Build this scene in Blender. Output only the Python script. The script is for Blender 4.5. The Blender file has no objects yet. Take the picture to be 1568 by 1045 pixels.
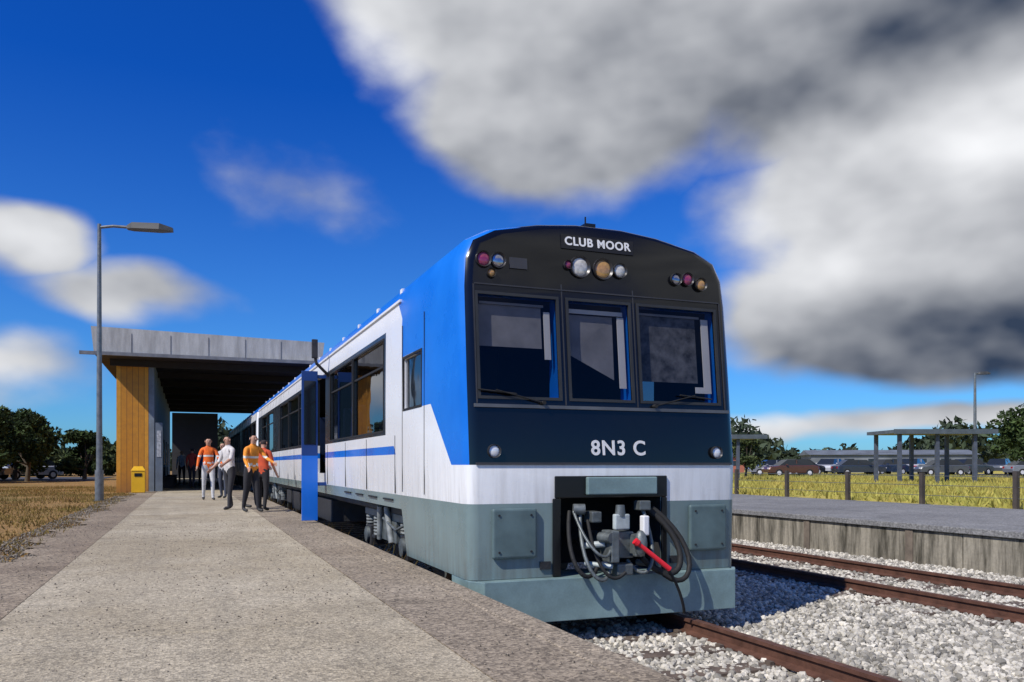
import bpy, bmesh, math, random
import numpy as np
from mathutils import Vector, Matrix
random.seed(7); RNG=np.random.default_rng(7)
scene=bpy.context.scene
COL=scene.collection
EYE=1.6   # everything is laid out relative to eye level, lifted at the end

# ------------------------------------------------------------------ helpers
class NT:
    def __init__(s,nt): s.nt=nt; s.n=nt.nodes; s.l=nt.links
    def node(s,t,**k):
        n=s.n.new(t)
        for a,b in k.items(): setattr(n,a,b)
        return n
    def set(s,sock,v):
        if isinstance(v,bpy.types.NodeSocket): s.l.new(v,sock)
        else: sock.default_value=v
    def m(s,op,a,b=None,c=None,clamp=False):
        n=s.n.new('ShaderNodeMath'); n.operation=op; n.use_clamp=clamp
        s.set(n.inputs[0],a)
        if b is not None: s.set(n.inputs[1],b)
        if c is not None: s.set(n.inputs[2],c)
        return n.outputs[0]
    def v(s,op,a,b=None):
        n=s.n.new('ShaderNodeVectorMath'); n.operation=op
        s.set(n.inputs[0],a)
        if b is not None: s.set(n.inputs[1],b)
        return n
    def mix(s,f,a,b,mode='MIX'):
        n=s.n.new('ShaderNodeMix'); n.data_type='RGBA'; n.blend_type=mode
        s.set(n.inputs[0],f)
        for i,x in ((6,a),(7,b)):
            if isinstance(x,tuple) and len(x)==3: x=x+(1,)
            s.set(n.inputs[i],x)
        return n.outputs[2]
    def noise(s,vec,scale,detail=4,rough=.5):
        n=s.n.new('ShaderNodeTexNoise'); s.l.new(vec,n.inputs['Vector'])
        n.inputs['Scale'].default_value=scale; n.inputs['Detail'].default_value=detail; n.inputs['Roughness'].default_value=rough
        return n
    def mr(s,v,a,b,c=0.,d=1.,smooth=False):
        n=s.n.new('ShaderNodeMapRange'); n.interpolation_type='SMOOTHSTEP' if smooth else 'LINEAR'
        s.set(n.inputs[0],v)
        for i,x in enumerate((a,b,c,d)): n.inputs[i+1].default_value=x
        return n.outputs[0]

def newmat(name):
    m=bpy.data.materials.new(name); m.use_nodes=True
    t=NT(m.node_tree); b=m.node_tree.nodes['Principled BSDF']
    co=t.node('ShaderNodeTexCoord').outputs['Object']
    return m,t,b,co
def c4(c): return (c[0],c[1],c[2],1)
def sc(c,f): return tuple(min(1,x*f) for x in c)
def mat(name,col,rough=.6,metal=0.,var=.25,scale=3.,bump=0.,bscale=40.,fine=0.,spec=.5,col2=None,coat=0.,island=0.):
    m,t,b,co=newmat(name)
    n=t.noise(co,scale,3,.6).outputs['Fac']
    f=t.mr(n,.3,.7)
    base=t.mix(f,sc(col,1-var),col2 if col2 else sc(col,1+var*.6))
    if fine:
        n2=t.noise(co,bscale,3,.7).outputs['Fac']
        base=t.mix(t.mr(n2,.35,.65,0,1),t.mix(1.,base,(1-fine,1-fine,1-fine),'MULTIPLY'),base)
    if island:
        g=t.node('ShaderNodeNewGeometry').outputs['Random Per Island']
        k=t.mr(g,0,1,1-island,1+island)
        cmb=t.node('ShaderNodeCombineXYZ')
        for i in range(3): t.l.new(k,cmb.inputs[i])
        base=t.mix(1.,base,cmb.outputs[0],'MULTIPLY')
    t.l.new(base,b.inputs['Base Color'])
    t.l.new(t.mr(n,.2,.8,rough*.8,min(1,rough*1.2)),b.inputs['Roughness'])
    b.inputs['Metallic'].default_value=metal
    b.inputs['Specular IOR Level'].default_value=spec
    b.inputs['Coat Weight'].default_value=coat
    if bump:
        bn=t.node('ShaderNodeBump'); bn.inputs['Strength'].default_value=bump; bn.inputs['Distance'].default_value=.01
        t.l.new(t.noise(co,bscale,4,.6).outputs['Fac'],bn.inputs['Height']); t.l.new(bn.outputs[0],b.inputs['Normal'])
    return m

class MB:
    def __init__(s): s.v=[]; s.f=[]; s.mi=[]; s.sm=[]
    def add(s,vs,fs,mi=0,smooth=False):
        o=len(s.v); s.v+= [tuple(v) for v in vs]
        for f in fs: s.f.append([i+o for i in f]); s.mi.append(mi); s.sm.append(smooth)
    def box(s,x0,x1,y0,y1,z0,z1,mi=0,M=None):
        vs=[(x0,y0,z0),(x1,y0,z0),(x1,y1,z0),(x0,y1,z0),(x0,y0,z1),(x1,y0,z1),(x1,y1,z1),(x0,y1,z1)]
        if M: vs=[M@Vector(v) for v in vs]
        s.add(vs,[(3,2,1,0),(4,5,6,7),(0,1,5,4),(1,2,6,5),(2,3,7,6),(3,0,4,7)],mi)
    def cyl(s,p0,p1,r0,r1=None,mi=0,n=12,cap=True):
        r1=r0 if r1 is None else r1
        p0=Vector(p0);p1=Vector(p1); d=(p1-p0).normalized()
        a=d.orthogonal().normalized(); b=d.cross(a)
        vs=[];
        for p,r in((p0,r0),(p1,r1)):
            for i in range(n):
                t=2*math.pi*i/n; vs.append(p+a*(r*math.cos(t))+b*(r*math.sin(t)))
        s.add(vs,[(i,(i+1)%n,n+(i+1)%n,n+i) for i in range(n)],mi,True)
        if cap: s.add(vs,[tuple(range(n-1,-1,-1)),tuple(range(n,2*n))],mi)
    def tube(s,pts,r,mi=0,n=8):
        for a,b in zip(pts[:-1],pts[1:]): s.cyl(a,b,r,r,mi,n)
    def ball(s,c,r,mi=0,n=10,m=7):
        c=Vector(c); rr=r if isinstance(r,(tuple,list)) else (r,r,r)
        vs=[c+Vector((0,0,rr[2]))]
        for j in range(1,m):
            for i in range(n):
                t=math.pi*j/m; p=2*math.pi*i/n
                vs.append(c+Vector((rr[0]*math.sin(t)*math.cos(p),rr[1]*math.sin(t)*math.sin(p),rr[2]*math.cos(t))))
        vs.append(c-Vector((0,0,rr[2]))); fs=[]
        for i in range(n):
            fs.append((0,1+i,1+(i+1)%n)); e=len(vs)-1; k=1+(m-2)*n
            fs.append((e,k+(i+1)%n,k+i))
            for j in range(m-2): a=1+j*n; fs.append((a+i,a+n+i,a+n+(i+1)%n,a+(i+1)%n))
        s.add(vs,fs,mi,True)
    def obj(s,name,mats,parent=None,bevel=0.,seg=2):
        me=bpy.data.meshes.new(name); me.from_pydata(s.v,[],s.f)
        for m in (mats if isinstance(mats,(list,tuple)) else [mats]): me.materials.append(m)
        me.polygons.foreach_set('material_index',s.mi); me.polygons.foreach_set('use_smooth',s.sm)
        me.update()
        o=bpy.data.objects.new(name,me); COL.objects.link(o)
        if bevel:
            b=o.modifiers.new('bev','BEVEL'); b.width=bevel; b.segments=seg; b.limit_method='ANGLE'; b.angle_limit=math.radians(40)
        if parent: o.parent=parent; o.matrix_parent_inverse=parent.matrix_world.inverted()
        return o
def empty(name,loc):
    e=bpy.data.objects.new(name,None); e.location=loc; COL.objects.link(e); e.empty_display_size=.3
    e.matrix_world=Matrix.Translation(loc); return e
def box(name,x0,x1,y0,y1,z0,z1,m,parent=None,bevel=0.):
    b=MB(); b.box(x0,x1,y0,y1,z0,z1); return b.obj(name,m,parent,bevel)
def evaluated(o):
    dg=bpy.context.evaluated_depsgraph_get(); dg.update()
    return bpy.data.meshes.new_from_object(o.evaluated_get(dg))
def fastmesh(name,V,F,m,parent=None,smooth=False):
    me=bpy.data.meshes.new(name); k=F.shape[1]
    me.vertices.add(len(V)); me.vertices.foreach_set('co',V.astype(np.float32).ravel())
    me.loops.add(F.size); me.loops.foreach_set('vertex_index',F.astype(np.int32).ravel())
    me.polygons.add(len(F)); me.polygons.foreach_set('loop_start',np.arange(0,F.size,k,dtype=np.int32))
    me.polygons.foreach_set('use_smooth',np.full(len(F),smooth))
    me.materials.append(m); me.update(calc_edges=True); me.validate()
    o=bpy.data.objects.new(name,me); COL.objects.link(o)
    if parent: o.parent=parent; o.matrix_parent_inverse=parent.matrix_world.inverted()
    return o

# ------------------------------------------------------------------ materials
M_blue=(.006,.15,.66)
metal_dark=mat('underframe_steel',(.035,.035,.038),.6,.3,.4,6,.3,60)
metal_grey=mat('cast_steel',(.16,.18,.18),.5,.5,.4,9,.3,60)
metal_light=mat('light_painted_steel',(.42,.47,.47),.5,0,.3,9,.1,60)
greypaint_l=mat('pilot_grey_paint',(.21,.31,.315),.42,0,.3,2.5,.08,50,fine=.12)
blackpaint=mat('black_paint',(.006,.006,.007),.3,0,.2,3)
rubber=mat('rubber',(.012,.012,.012),.75,0,.3,8)
whitep=mat('white_paint',(.8,.8,.8),.4,0,.06,2)
bluep=mat('blue_paint',M_blue,.3,0,.08,2,coat=.4)
redp=mat('red_hose',(.75,.015,.03),.4,0,.1,6)
interior=mat('cab_interior',(.018,.018,.020),.85,0,.3,3)
seatm=mat('seat_fabric',(.03,.06,.15),.9,0,.3,12)
blindg=mat('blind_grey',(.30,.30,.32),.8,0,.25,4)
concrete_sl=mat('sleeper_wood',(.12,.09,.07),.9,0,.4,5,.5,30)
rust=mat('rusty_rail',(.13,.06,.04),.75,.3,.35,7,.3,60)
galv=mat('galvanised_steel',(.20,.215,.22),.45,.5,.25,8)

def glassmat(name,tint,mixf=.0):
    m=bpy.data.materials.new(name); m.use_nodes=True; t=NT(m.node_tree); m.node_tree.nodes.clear()
    out=t.node('ShaderNodeOutputMaterial'); tr=t.node('ShaderNodeBsdfTransparent'); tr.inputs[0].default_value=c4(tint)
    gl=t.node('ShaderNodeBsdfGlossy'); gl.inputs['Roughness'].default_value=.02
    co=t.node('ShaderNodeTexCoord').outputs['Object']
    bn=t.node('ShaderNodeBump'); bn.inputs['Strength'].default_value=.06; bn.inputs['Distance'].default_value=.02
    t.l.new(t.noise(co,2.5,2,.4).outputs['Fac'],bn.inputs['Height']); t.l.new(bn.outputs[0],gl.inputs['Normal'])
    fr=t.node('ShaderNodeLayerWeight'); fr.inputs[0].default_value=.5
    f=t.m('MULTIPLY_ADD',t.m('POWER',fr.outputs['Facing'],4.),.85,.03+mixf,clamp=True)
    mx=t.node('ShaderNodeMixShader'); t.l.new(f,mx.inputs[0])
    t.l.new(tr.outputs[0],mx.inputs[1]); t.l.new(gl.outputs[0],mx.inputs[2]); t.l.new(mx.outputs[0],out.inputs[0]); return m
glass=glassmat('tinted_glass',(.62,.62,.63)); glass_s=glassmat('tinted_side_glass',(.26,.28,.32),.05)

# train livery: painted by position on the body
F=6.74; TX=3.62
def livery(name,front):
    m,t,b,co=newmat(name)
    sx=t.node('ShaderNodeSeparateXYZ'); t.l.new(co,sx.inputs[0]); X,Y,Z=sx.outputs
    def gt(a,v): return t.m('GREATER_THAN',a,v)
    def lt(a,v): return t.m('LESS_THAN',a,v)
    def AND(*a):
        r=a[0]
        for q in a[1:]: r=t.m('MULTIPLY',r,q)
        return r
    def OR(a,b2): return t.m('MAXIMUM',a,b2)
    n=t.noise(co,1.2,4,.6).outputs['Fac']
    mp=t.node('ShaderNodeMapping'); t.l.new(co,mp.inputs[0]); mp.inputs['Scale'].default_value=(9,9,.8)
    streak=t.noise(mp.outputs[0],1.5,4,.6).outputs['Fac']
    col=t.mix(t.mr(n,.35,.7),(.80,.81,.82),(.72,.73,.74))
    grime=AND(t.mr(Z,.35,-.4),t.mr(streak,.42,.72))
    col=t.mix(t.m('MULTIPLY',grime,.45),col,(.33,.31,.28))
    blue=gt(Z,1.87)
    if front:
        lim=t.m('MULTIPLY_ADD',Z,1.15,7.16)
        blue=OR(blue,AND(gt(Z,.0),lt(Y,lim)))
        blue=OR(blue,AND(gt(Z,1.2),lt(Y,9.04)))
        blue=OR(blue,AND(gt(Z,.6),lt(Y,8.2)))
    y0=9.2 if front else F
    blue=OR(blue,AND(gt(Z,.12),lt(Z,.22),gt(t.m('MULTIPLY_ADD',Z,-1.,Y),y0)))
    bl=t.mix(t.mr(n,.3,.7),(.004,.13,.58),(.008,.18,.70))
    col=t.mix(blue,col,bl)
    band=AND(gt(Z,.36),lt(Z,1.6),gt(Y,9.85 if front else 30.7))
    col=t.mix(band,col,(.015,.017,.02))
    grey=lt(Z,-.34)
    col=t.mix(grey,col,t.mix(t.mr(n,.3,.7),(.14,.20,.205),(.20,.275,.275)))
    dirt=AND(t.mr(Z,-.3,-1.05),t.mr(streak,.35,.7))
    col=t.mix(t.m('MULTIPLY',dirt,.65),col,(.10,.09,.075))
    rough=t.mr(n,.3,.7,.2,.36)
    if front:
        fr=t.m('MULTIPLY_ADD',t.m('MAXIMUM',Z,0.),-.1,Y)
        mask=AND(lt(fr,F+.035),gt(Z,.0))
        mask=OR(mask,AND(gt(Z,2.17),lt(fr,F+.25)))
        col=t.mix(mask,col,(.004,.004,.0045))
        rough=t.m('MULTIPLY',rough,t.m('MULTIPLY_ADD',mask,-.45,1.))
    t.l.new(col,b.inputs['Base Color'])
    t.l.new(rough,b.inputs['Roughness']); b.inputs['Coat Weight'].default_value=.1
    bn=t.node('ShaderNodeBump'); bn.inputs['Strength'].default_value=.15; bn.inputs['Distance'].default_value=.012
    t.l.new(t.noise(co,2.2,2,.4).outputs['Fac'],bn.inputs['Height']); t.l.new(bn.outputs[0],b.inputs['Normal'])
    return m

# ------------------------------------------------------------------ passenger train
PROF=[(1.385,None),(1.40,-.33),(1.41,0.),(1.41,.8),(1.405,1.58),(1.385,1.86),(1.31,2.03),(1.10,2.14),(.65,2.23),(.25,2.27)]
def hull(name,stations,m):
    V=[];Fc=[]; n=len(PROF)
    for (y,ins,drop,bot,rk) in stations:
        row=[]
        for hw,z in PROF:
            z=bot if z is None else max(z,bot+.02*(1 if z<0 else 0)) 
            h=hw-ins*min(1,hw); zz=z-(drop if z>1.6 else 0)
            row.append((h,zz,y+rk*.1*max(0,zz)))
        for h,z,yy in row: V.append((TX-h,yy,z))
        for h,z,yy in reversed(row): V.append((TX+h,yy,z))
    w=2*n
    for s in range(len(stations)-1):
        for i in range(w):
            j=(i+1)%w; a=s*w
            Fc.append((a+i,a+w+i,a+w+j,a+j))
    for s,fl in((0,False),(len(stations)-1,True)):
        a=s*w
        for i in range(n-1):
            q=(a+i,a+i+1,a+w-2-i,a+w-1-i)
            Fc.append(q[::-1] if fl else q)
    me=bpy.data.meshes.new(name); me.from_pydata(V,[],Fc); me.materials.append(m); me.materials.append(interior)
    bm=bmesh.new(); bm.from_mesh(me); bmesh.ops.recalc_face_normals(bm,faces=bm.faces); bm.to_mesh(me); bm.free()
    o=bpy.data.objects.new(name,me); COL.objects.link(o); return o
def cut(o,boxes,name):
    b=MB()
    for q in boxes: b.box(*q)
    c=b.obj(name,interior); md=o.modifiers.new('cut','BOOLEAN'); md.operation='DIFFERENCE'; md.object=c; md.solver='EXACT'
    return c
train=empty('passenger_train',(TX,F+11,-1.435))
CAR1=(F,F+23.0); CAR2=(F+23.6,F+46.6)
def build_car(y0,y1,front,tag):
    if front:
        st=[(y0,.11,.06,-1.0,1),(y0+.015,.065,.035,-1.0,1),(y0+.05,.028,.015,-1.0,1),(y0+.13,0,0,-1.0,1),
            (y0+2.15,0,0,-1.0,0),(y0+2.4,0,0,-.5,0),(y1-.08,0,0,-.5,0),(y1,.05,.03,-.5,0)]
    else:
        st=[(y0,.05,.03,-.5,0),(y0+.08,0,0,-.5,0),(y1-.08,0,0,-.5,0),(y1,.05,.03,-.5,0)]
    body=hull('body_shell'+tag,st,livery('train_livery'+tag,front))
    cs=[]
    iy0=y0+(.30 if front else .12)
    cs.append(cut(body,[(TX-1.33,TX+1.33,iy0,y1-.12,-.2,1.74)],'c1'))
    doors=[]
    if front:
        wl=[(9.98,11.95),(12.07,14.05),(16.4,18.3),(18.42,20.3),(20.42,22.3),(24.2,26.1),(26.22,28.1)]
        doors=[(14.6,15.8),(22.8,23.8)]
    else:
        wl=[(y0+.6+i*2.0,y0+.6+i*2.0+1.88) for i in range(4)]+[(y0+10.4+i*2.0,y0+12.28+i*2.0) for i in range(5)]
        doors=[(y0+8.9,y0+10.1)]
    bx=[(TX-1.6,TX-1.2,a,b,.42,1.52) for a,b in wl]+[(TX+1.2,TX+1.6,a,b,.42,1.52) for a,b in wl]
    if front:
        bx+=[(TX-1.6,TX-1.2,8.2,8.95,.62,1.17),(TX+1.2,TX+1.6,8.2,8.95,.62,1.17)]
        bx+=[(TX-1.6,TX-1.2,doors[0][0],doors[0][1],-.15,1.6)]
        bx+=[(2.36,3.13,y0-.5,y0+.45,.6,1.52),(3.24,3.88,y0-.5,y0+.45,.6,1.52),(3.98,4.84,y0-.5,y0+.45,.6,1.52)]
        bx+=[(3.10,4.14,y0-.5,y0+.9,-1.2,-.30)]
    cs.append(cut(body,bx,'c2'))
    me=evaluated(body); body.modifiers.clear(); body.data=me
    for c in cs: bpy.data.objects.remove(c)
    if len(me.materials)<2: me.materials.append(interior)
    for p in me.polygons:
        c=p.center
        inside=abs(c.x-TX)<1.335 and -.21<c.z<1.75 and c.y>iy0-.01 and c.y<y1-.1
        rec=front and 3.09<c.x<4.15 and c.z<-.29 and y0+.02<c.y<y0+.95 
        p.material_index=1 if (inside or rec) else 0
        p.use_smooth=True
    me.set_sharp_from_angle(angle=math.radians(28))
    body.parent=train; body.matrix_parent_inverse=train.matrix_world.inverted()
    g=MB()
    def pane(s,a,b,z0,z1):
        x=TX+s*1.378; V=[(x,a,z0),(x,b,z0),(x,b,z1),(x,a,z1)]
        g.add(V,[(0,1,2,3)] if s>0 else [(3,2,1,0)])
    for a,b in wl:
        for s in(-1,1): pane(s,a+.002,b-.002,.422,1.518)
    if front:
        for s in(-1,1): pane(s,8.202,8.948,.622,1.168)
    g.obj('side_glazing'+tag,glass_s,train)
    r=MB()
    for a,b in wl+([(8.2,8.95)] if front else []):
        z0,z1=(.42,1.52) if not(a==8.2) else (.62,1.17)
        for s in(-1,1):
            xx=TX+s*1.408
            r.box(xx-.006,xx+.009,a-.025,a,z0-.025,z1+.025); r.box(xx-.006,xx+.009,b,b+.025,z0-.025,z1+.025)
            r.box(xx-.006,xx+.009,a,b,z0-.025,z0); r.box(xx-.006,xx+.009,a,b,z1,z1+.025)
        if front and a!=8.2: r.box(TX-1.395,TX-1.379,a,b,1.20,1.225)
    for yy in ([9.35,11.0,12.6,14.35,16.1,19.2,22.5,24.0,27.0] if front else [y0+3,y0+8.7,y0+10.2,y0+15,y0+20]):
        r.box(TX-1.4145,TX-1.405,yy,yy+.012,-.33,.34)
    if front:
        for yy in (8.08,9.0): r.box(TX-1.415,TX-1.408,yy,yy+.006,-.30,1.55)
        for k in range(4): r.box(TX-1.412,TX-1.39,9.5+k*.9,10.0+k*.9,-.42,-.40)
    r.obj('window_seals'+tag,rubber,train)
    gt=MB()
    for s in(-1,1): gt.box(TX+s*1.388-.02,TX+s*1.388+.022,y0+2.4,y1-.1,1.845,1.872)
    k=y0+2.6
    while k<y1-1:
        gt.box(TX-1.33,TX-1.29,k,k+.10,1.99,2.04); k+=1.3
    gt.obj('roof_gutter'+tag,whitep,train)
    se=MB(); k=y0+3.4
    while k<y1-1:
        if not any(a-.4<k<b+.2 for a,b in doors):
            for xc in(-1.0,-.55,.55,1.0):
                se.box(TX+xc-.2,TX+xc+.2,k,k+.1,.05,.95); se.box(TX+xc-.2,TX+xc+.2,k-.42,k,.05,.2)
        k+=.95
    se.obj('seats'+tag,seatm,train,.02)
    e=MB(); 
    for (a,b) in ((y0+5,y0+7.6),(y0+12,y0+15),(y0+18,y0+20)): e.box(TX-.6,TX+.6,a,b,2.2,2.36)
    e.obj('roof_equipment'+tag,metal_grey,train,.04)
    u=MB()
    u.box(TX-1.2,TX+1.2,y0+1.2,y1-.2,-.62,-.505)
    for (a,b,zz) in((y0+8.0,y0+9.8,-1.02),(y0+10.1,y0+12.3,-.98),(y0+12.6,y0+14.0,-1.05),(y0+14.3,y0+15.2,-.95)):
        u.box(TX-1.28,TX+1.2,a,b,zz,-.62)
    u.obj('underframe'+tag,metal_dark,train,.02)
    for bi,yc in enumerate((y0+4.0,y1-4.2)):
        w=MB()
        for dy in(-1.05,1.05):
            for s in(-1,1):
                x=TX+s*.7175
                w.cyl((x-.065,yc+dy,-1.015),(x+.065,yc+dy,-1.015),.42,.42,0,28)
                w.cyl((x-s*.09,yc+dy,-1.015),(x-s*.06,yc+dy,-1.015),.455,.455,0,28)
                w.cyl((x+s*.066,yc+dy,-1.015),(x+s*.09,yc+dy,-1.015),.16,.14,0,16)
                xb=TX+s*1.12
                w.box(xb-.1,xb+.1,yc+dy-.15,yc+dy+.15,-1.14,-.86,1)
                w.cyl((xb,yc+dy,-.99),(xb+s*.14,yc+dy,-.99),.12,.11,0,16)
                for q in(-.26,.26):
                    for zz in range(6): w.cyl((xb,yc+dy+q,-.98+zz*.045),(xb,yc+dy+q,-.955+zz*.045),.08,.08,2,12)
                    w.box(xb-.09,xb+.09,yc+dy+q-.09,yc+dy+q+.09,-1.03,-.985,1)
            w.cyl((TX-.7,yc+dy,-1.015),(TX+.7,yc+dy,-1.015),.08,.08,0,12)
        for s in(-1,1):
            xb=TX+s*1.12
            w.box(xb-.07,xb+.07,yc-1.45,yc+1.45,-.72,-.62,0)
            w.box(xb-.07,xb+.07,yc-.5,yc+.5,-1.0,-.72,0)
            w.cyl((xb+s*.09,yc-.35,-1.0),(xb+s*.12,yc-.2,-.55),.04,.04,2,10)
            w.cyl((xb+s*.09,yc+.35,-1.0),(xb+s*.12,yc+.2,-.55),.04,.04,2,10)
            w.tube([(xb+s*.1,yc-1.4,-.66),(xb+s*.14,yc-.8,-.80),(xb+s*.12,yc,-.70)],.018,0)
        w.box(TX-1.1,TX+1.1,yc-.25,yc+.25,-.95,-.66,1)
        w.obj('bogie'+tag+'_%d'%(bi+1),[metal_grey,metal_dark,mat('spring_steel',(.25,.27,.27),.6,0,.5,9)],train,.012,1)
build_car(*CAR1,True,'')
build_car(*CAR2,False,'_rear')
b=MB(); 
for i in range(6): b.box(TX-1.0-.04*(i%2),TX+1.0+.04*(i%2),CAR1[1]+.1*i,CAR1[1]+.1*i+.1,-.45,1.95+.03*(i%2))
b.obj('gangway_bellows',rubber,train)

RK=math.atan(.1)
def fy(z,off=0): return F+.1*max(0,z)+off   # y of the front skin at height z
def fbox(b,x0,x1,z0,z1,d0,d1,mi=0):
    vs=[(x0,fy(z0,d0),z0),(x1,fy(z0,d0),z0),(x1,fy(z0,d1),z0),(x0,fy(z0,d1),z0),(x0,fy(z1,d0),z1),(x1,fy(z1,d0),z1),(x1,fy(z1,d1),z1),(x0,fy(z1,d1),z1)]
    b.add(vs,[(3,2,1,0),(4,5,6,7),(0,1,5,4),(1,2,6,5),(2,3,7,6),(3,0,4,7)],mi)
FW=[(2.36,3.13),(3.24,3.88),(3.98,4.84)]
g=MB()
for a,c in FW:
    V=[(a+.002,fy(.602,.02),.602),(c-.002,fy(.602,.02),.602),(c-.002,fy(1.518,.02),1.518),(a+.002,fy(1.518,.02),1.518)]
    g.add(V,[(0,1,2,3)])
g.obj('windscreen_glazing',glass,train)
g=MB()
for a,c in FW:
    fbox(g,a-.02,a+.006,.58,1.54,-.010,.01); fbox(g,c-.006,c+.02,.58,1.54,-.010,.01)
    fbox(g,a+.006,c-.006,.58,.606,-.010,.01); fbox(g,a+.006,c-.006,1.514,1.54,-.010,.01)
g.obj('windscreen_seals',mat('seal_grey',(.025,.026,.028),.5),train)
g=MB()   # blinds and posts inside the windscreens
fbox(g,2.38,3.00,1.06,1.44,.075,.085,0)
# centre blind hangs askew
V=[(3.27,fy(.92,.08),1.02),(3.74,fy(.92,.08),.80),(3.74,fy(1.4,.08),1.40),(3.27,fy(1.4,.08),1.40)]
g.add(V,[(0,1,2,3)],0)
fbox(g,4.02,4.66,.80,1.44,.075,.085,2)
fbox(g,3.02,3.08,.96,1.40,.055,.065,1)
fbox(g,3.28,3.84,1.41,1.45,.055,.065,1); fbox(g,3.78,3.85,.72,1.40,.055,.065,1)
fbox(g,4.72,4.80,.76,1.44,.055,.065,1); fbox(g,4.62,4.80,.70,.76,.055,.065,1)
fbox(g,2.40,3.02,1.44,1.462,.055,.065,0); fbox(g,4.02,4.70,1.44,1.462,.055,.065,0)
g.obj('cab_blinds',[blindg,whitep,mat('blind_mottled',(.13,.135,.15),.8,0,.8,9)],train)
g=MB()
g.box(2.4,3.2,F+.4,F+.8,-.2,.62); g.box(2.55,3.0,F+1.3,F+1.42,.2,1.2); g.box(4.0,4.85,F+.4,F+.7,-.2,.6); g.box(TX-1.3,TX+1.3,F+1.9,F+1.95,-.2,1.74)
g.obj('cab_desk',interior,train,.03)
g=MB()
fbox(g,2.30,4.94,.505,.535,-.02,.0,0)
for x in(3.185,3.93): fbox(g,x-.006,x+.006,.54,1.66,-.004,.0,1)
fbox(g,2.34,4.90,1.60,1.612,-.008,.0,1)
fbox(g,2.30,4.94,.0,.022,-.012,.0,1)
for x in (2.33,4.905): fbox(g,x-.006,x+.006,.54,1.6,-.008,.0,1)
g.obj('front_trim',[mat('trim_grey',(.12,.125,.13),.35,.3),mat('seam_grey',(.035,.035,.04),.5)],train)
g=MB()
for x,z0,x1,z1 in((2.95,.555,2.50,.66),(4.1,.555,4.55,.67)):
    g.cyl((x,fy(z0,-.03),z0),(x1,fy(z1,-.03),z1),.007,.005); g.cyl((x1-.16,fy(z1,-.015),z1-.0),(x1+.2,fy(z1,-.015),z1-.03),.007,.007); g.cyl((x,fy(z0,.01),z0),(x,fy(z0,-.05),z0),.018,.018)
g.obj('wipers',rubber,train)
# lamp clusters
lens_w=mat('lens_clear',(.62,.60,.56),.12,.0,.35,28,coat=.8); lens_r=mat('lens_red',(.30,.03,.10),.15,0,.3,28,coat=.8); lens_a=mat('lens_amber',(.50,.27,.09),.15,0,.3,28,coat=.8); bezel=mat('lamp_bezel',(.05,.05,.053),.35,.4)
hv=mat('lamp_reflector',(.4,.4,.47),.15,.9,.3,25)
g=MB()
def lamp(x,z,r,mi):
    y=fy(z)
    n=24; R0=r*1.22; R1=r*1.0
    # ring bezel with a recessed domed lens
    g.cyl((x,y+.01,z),(x,y-.032,z),R0,R0*.97,0,n,False)
    g.cyl((x,y-.032,z),(x,y-.012,z),R0*.97,R1*.94,0,n,False)
    g.ball((x,y-.010,z),(R1,.016,R1),mi,18,8)
for x,z,r,mi in((2.43,1.83,.06,2),(2.57,1.83,.06,7),(2.50,1.71,.035,3),(3.38,1.84,.085,1),(3.62,1.84,.085,3),(3.80,1.84,.06,1),(3.26,1.85,.035,2),(4.42,1.81,.05,7),(4.55,1.82,.055,2),(4.70,1.78,.055,3)):
    lamp(x,z,r,mi)
lamp(2.47,.12,.05,4); lamp(4.77,.12,.05,4)
fbox(g,2.68,2.85,1.77,1.87,-.012,.0,5)
g.obj('lamp_clusters',[bezel,lens_w,lens_r,lens_a,mat('headlight_glass',(.8,.82,.85),.15,.2,.05),mat('marker_panel',(.05,.05,.055),.3),bezel,hv],train)
def text(name,s,x,z,size,m,bold=.0,off=-.006):
    cu=bpy.data.curves.new(name,'FONT'); cu.body=s; cu.size=size; cu.align_x='CENTER'; cu.align_y='CENTER'; cu.extrude=.002; cu.offset=bold; cu.space_character=1.12
    o=bpy.data.objects.new(name,cu); COL.objects.link(o); cu.materials.append(m)
    o.location=(x,fy(z,off),z); o.rotation_euler=(math.radians(90)-RK,0,0)
    bpy.context.view_layer.update()
    o.parent=train; o.matrix_parent_inverse=train.matrix_world.inverted()
text('destination_text','CLUB MOOR',3.58,2.075,.11,whitep,.003,-.012)
g=MB(); fbox(g,3.20,3.96,2.005,2.14,-.008,.0); g.obj('destination_display',mat('display_black',(.01,.01,.012),.15),train)
text('unit_number','8N3 C',3.70,.15,.19,mat('white_vinyl',(.72,.72,.72),.5,0,.15,30),.004)
# front lower equipment
g=MB()
fbox(g,2.44,2.86,-.82,-.38,-.045,.0,0); fbox(g,4.44,4.86,-.82,-.38,-.045,.0,0)
g.obj('jumper_covers',mat('jumper_grey',(.10,.15,.155),.4,0,.3,3,.05,50),train,.05,3)
g=MB()
for x in(2.5,2.8,4.5,4.8):
    for z in(-.44,-.76): g.cyl((x,F-.04,z),(x,F-.053,z),.010,.010,0,8)
g.box(2.9,3.0,F-.02,F,-.93,-.86); g.box(4.24,4.34,F-.02,F,-.93,-.86)
g.obj('front_brackets',metal_dark,train)
g=MB()
g.box(3.04,4.20,F-.025,F-.001,-.30,-.10,2)
g.box(3.34,4.06,F-.08,F-.026,-.27,-.11,0)
g.box(3.02,3.10,F-.025,F-.001,-1.0,-.301,2); g.box(4.14,4.20,F-.025,F-.001,-1.0,-.301,2)
g.obj('drawgear_surround',[greypaint_l,blackpaint,blackpaint],train,.01)
g=MB()
g.cyl((3.62,F+.8,-.72),(3.62,F-.05,-.72),.085,.095,0,16)
g.box(3.50,3.74,F-.2,F-.0,-.84,-.60,0)
g.box(3.44,3.52,F-.34,F-.14,-.86,-.58,0); g.box(3.70,3.80,F-.30,F-.16,-.82,-.62,0)
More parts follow.
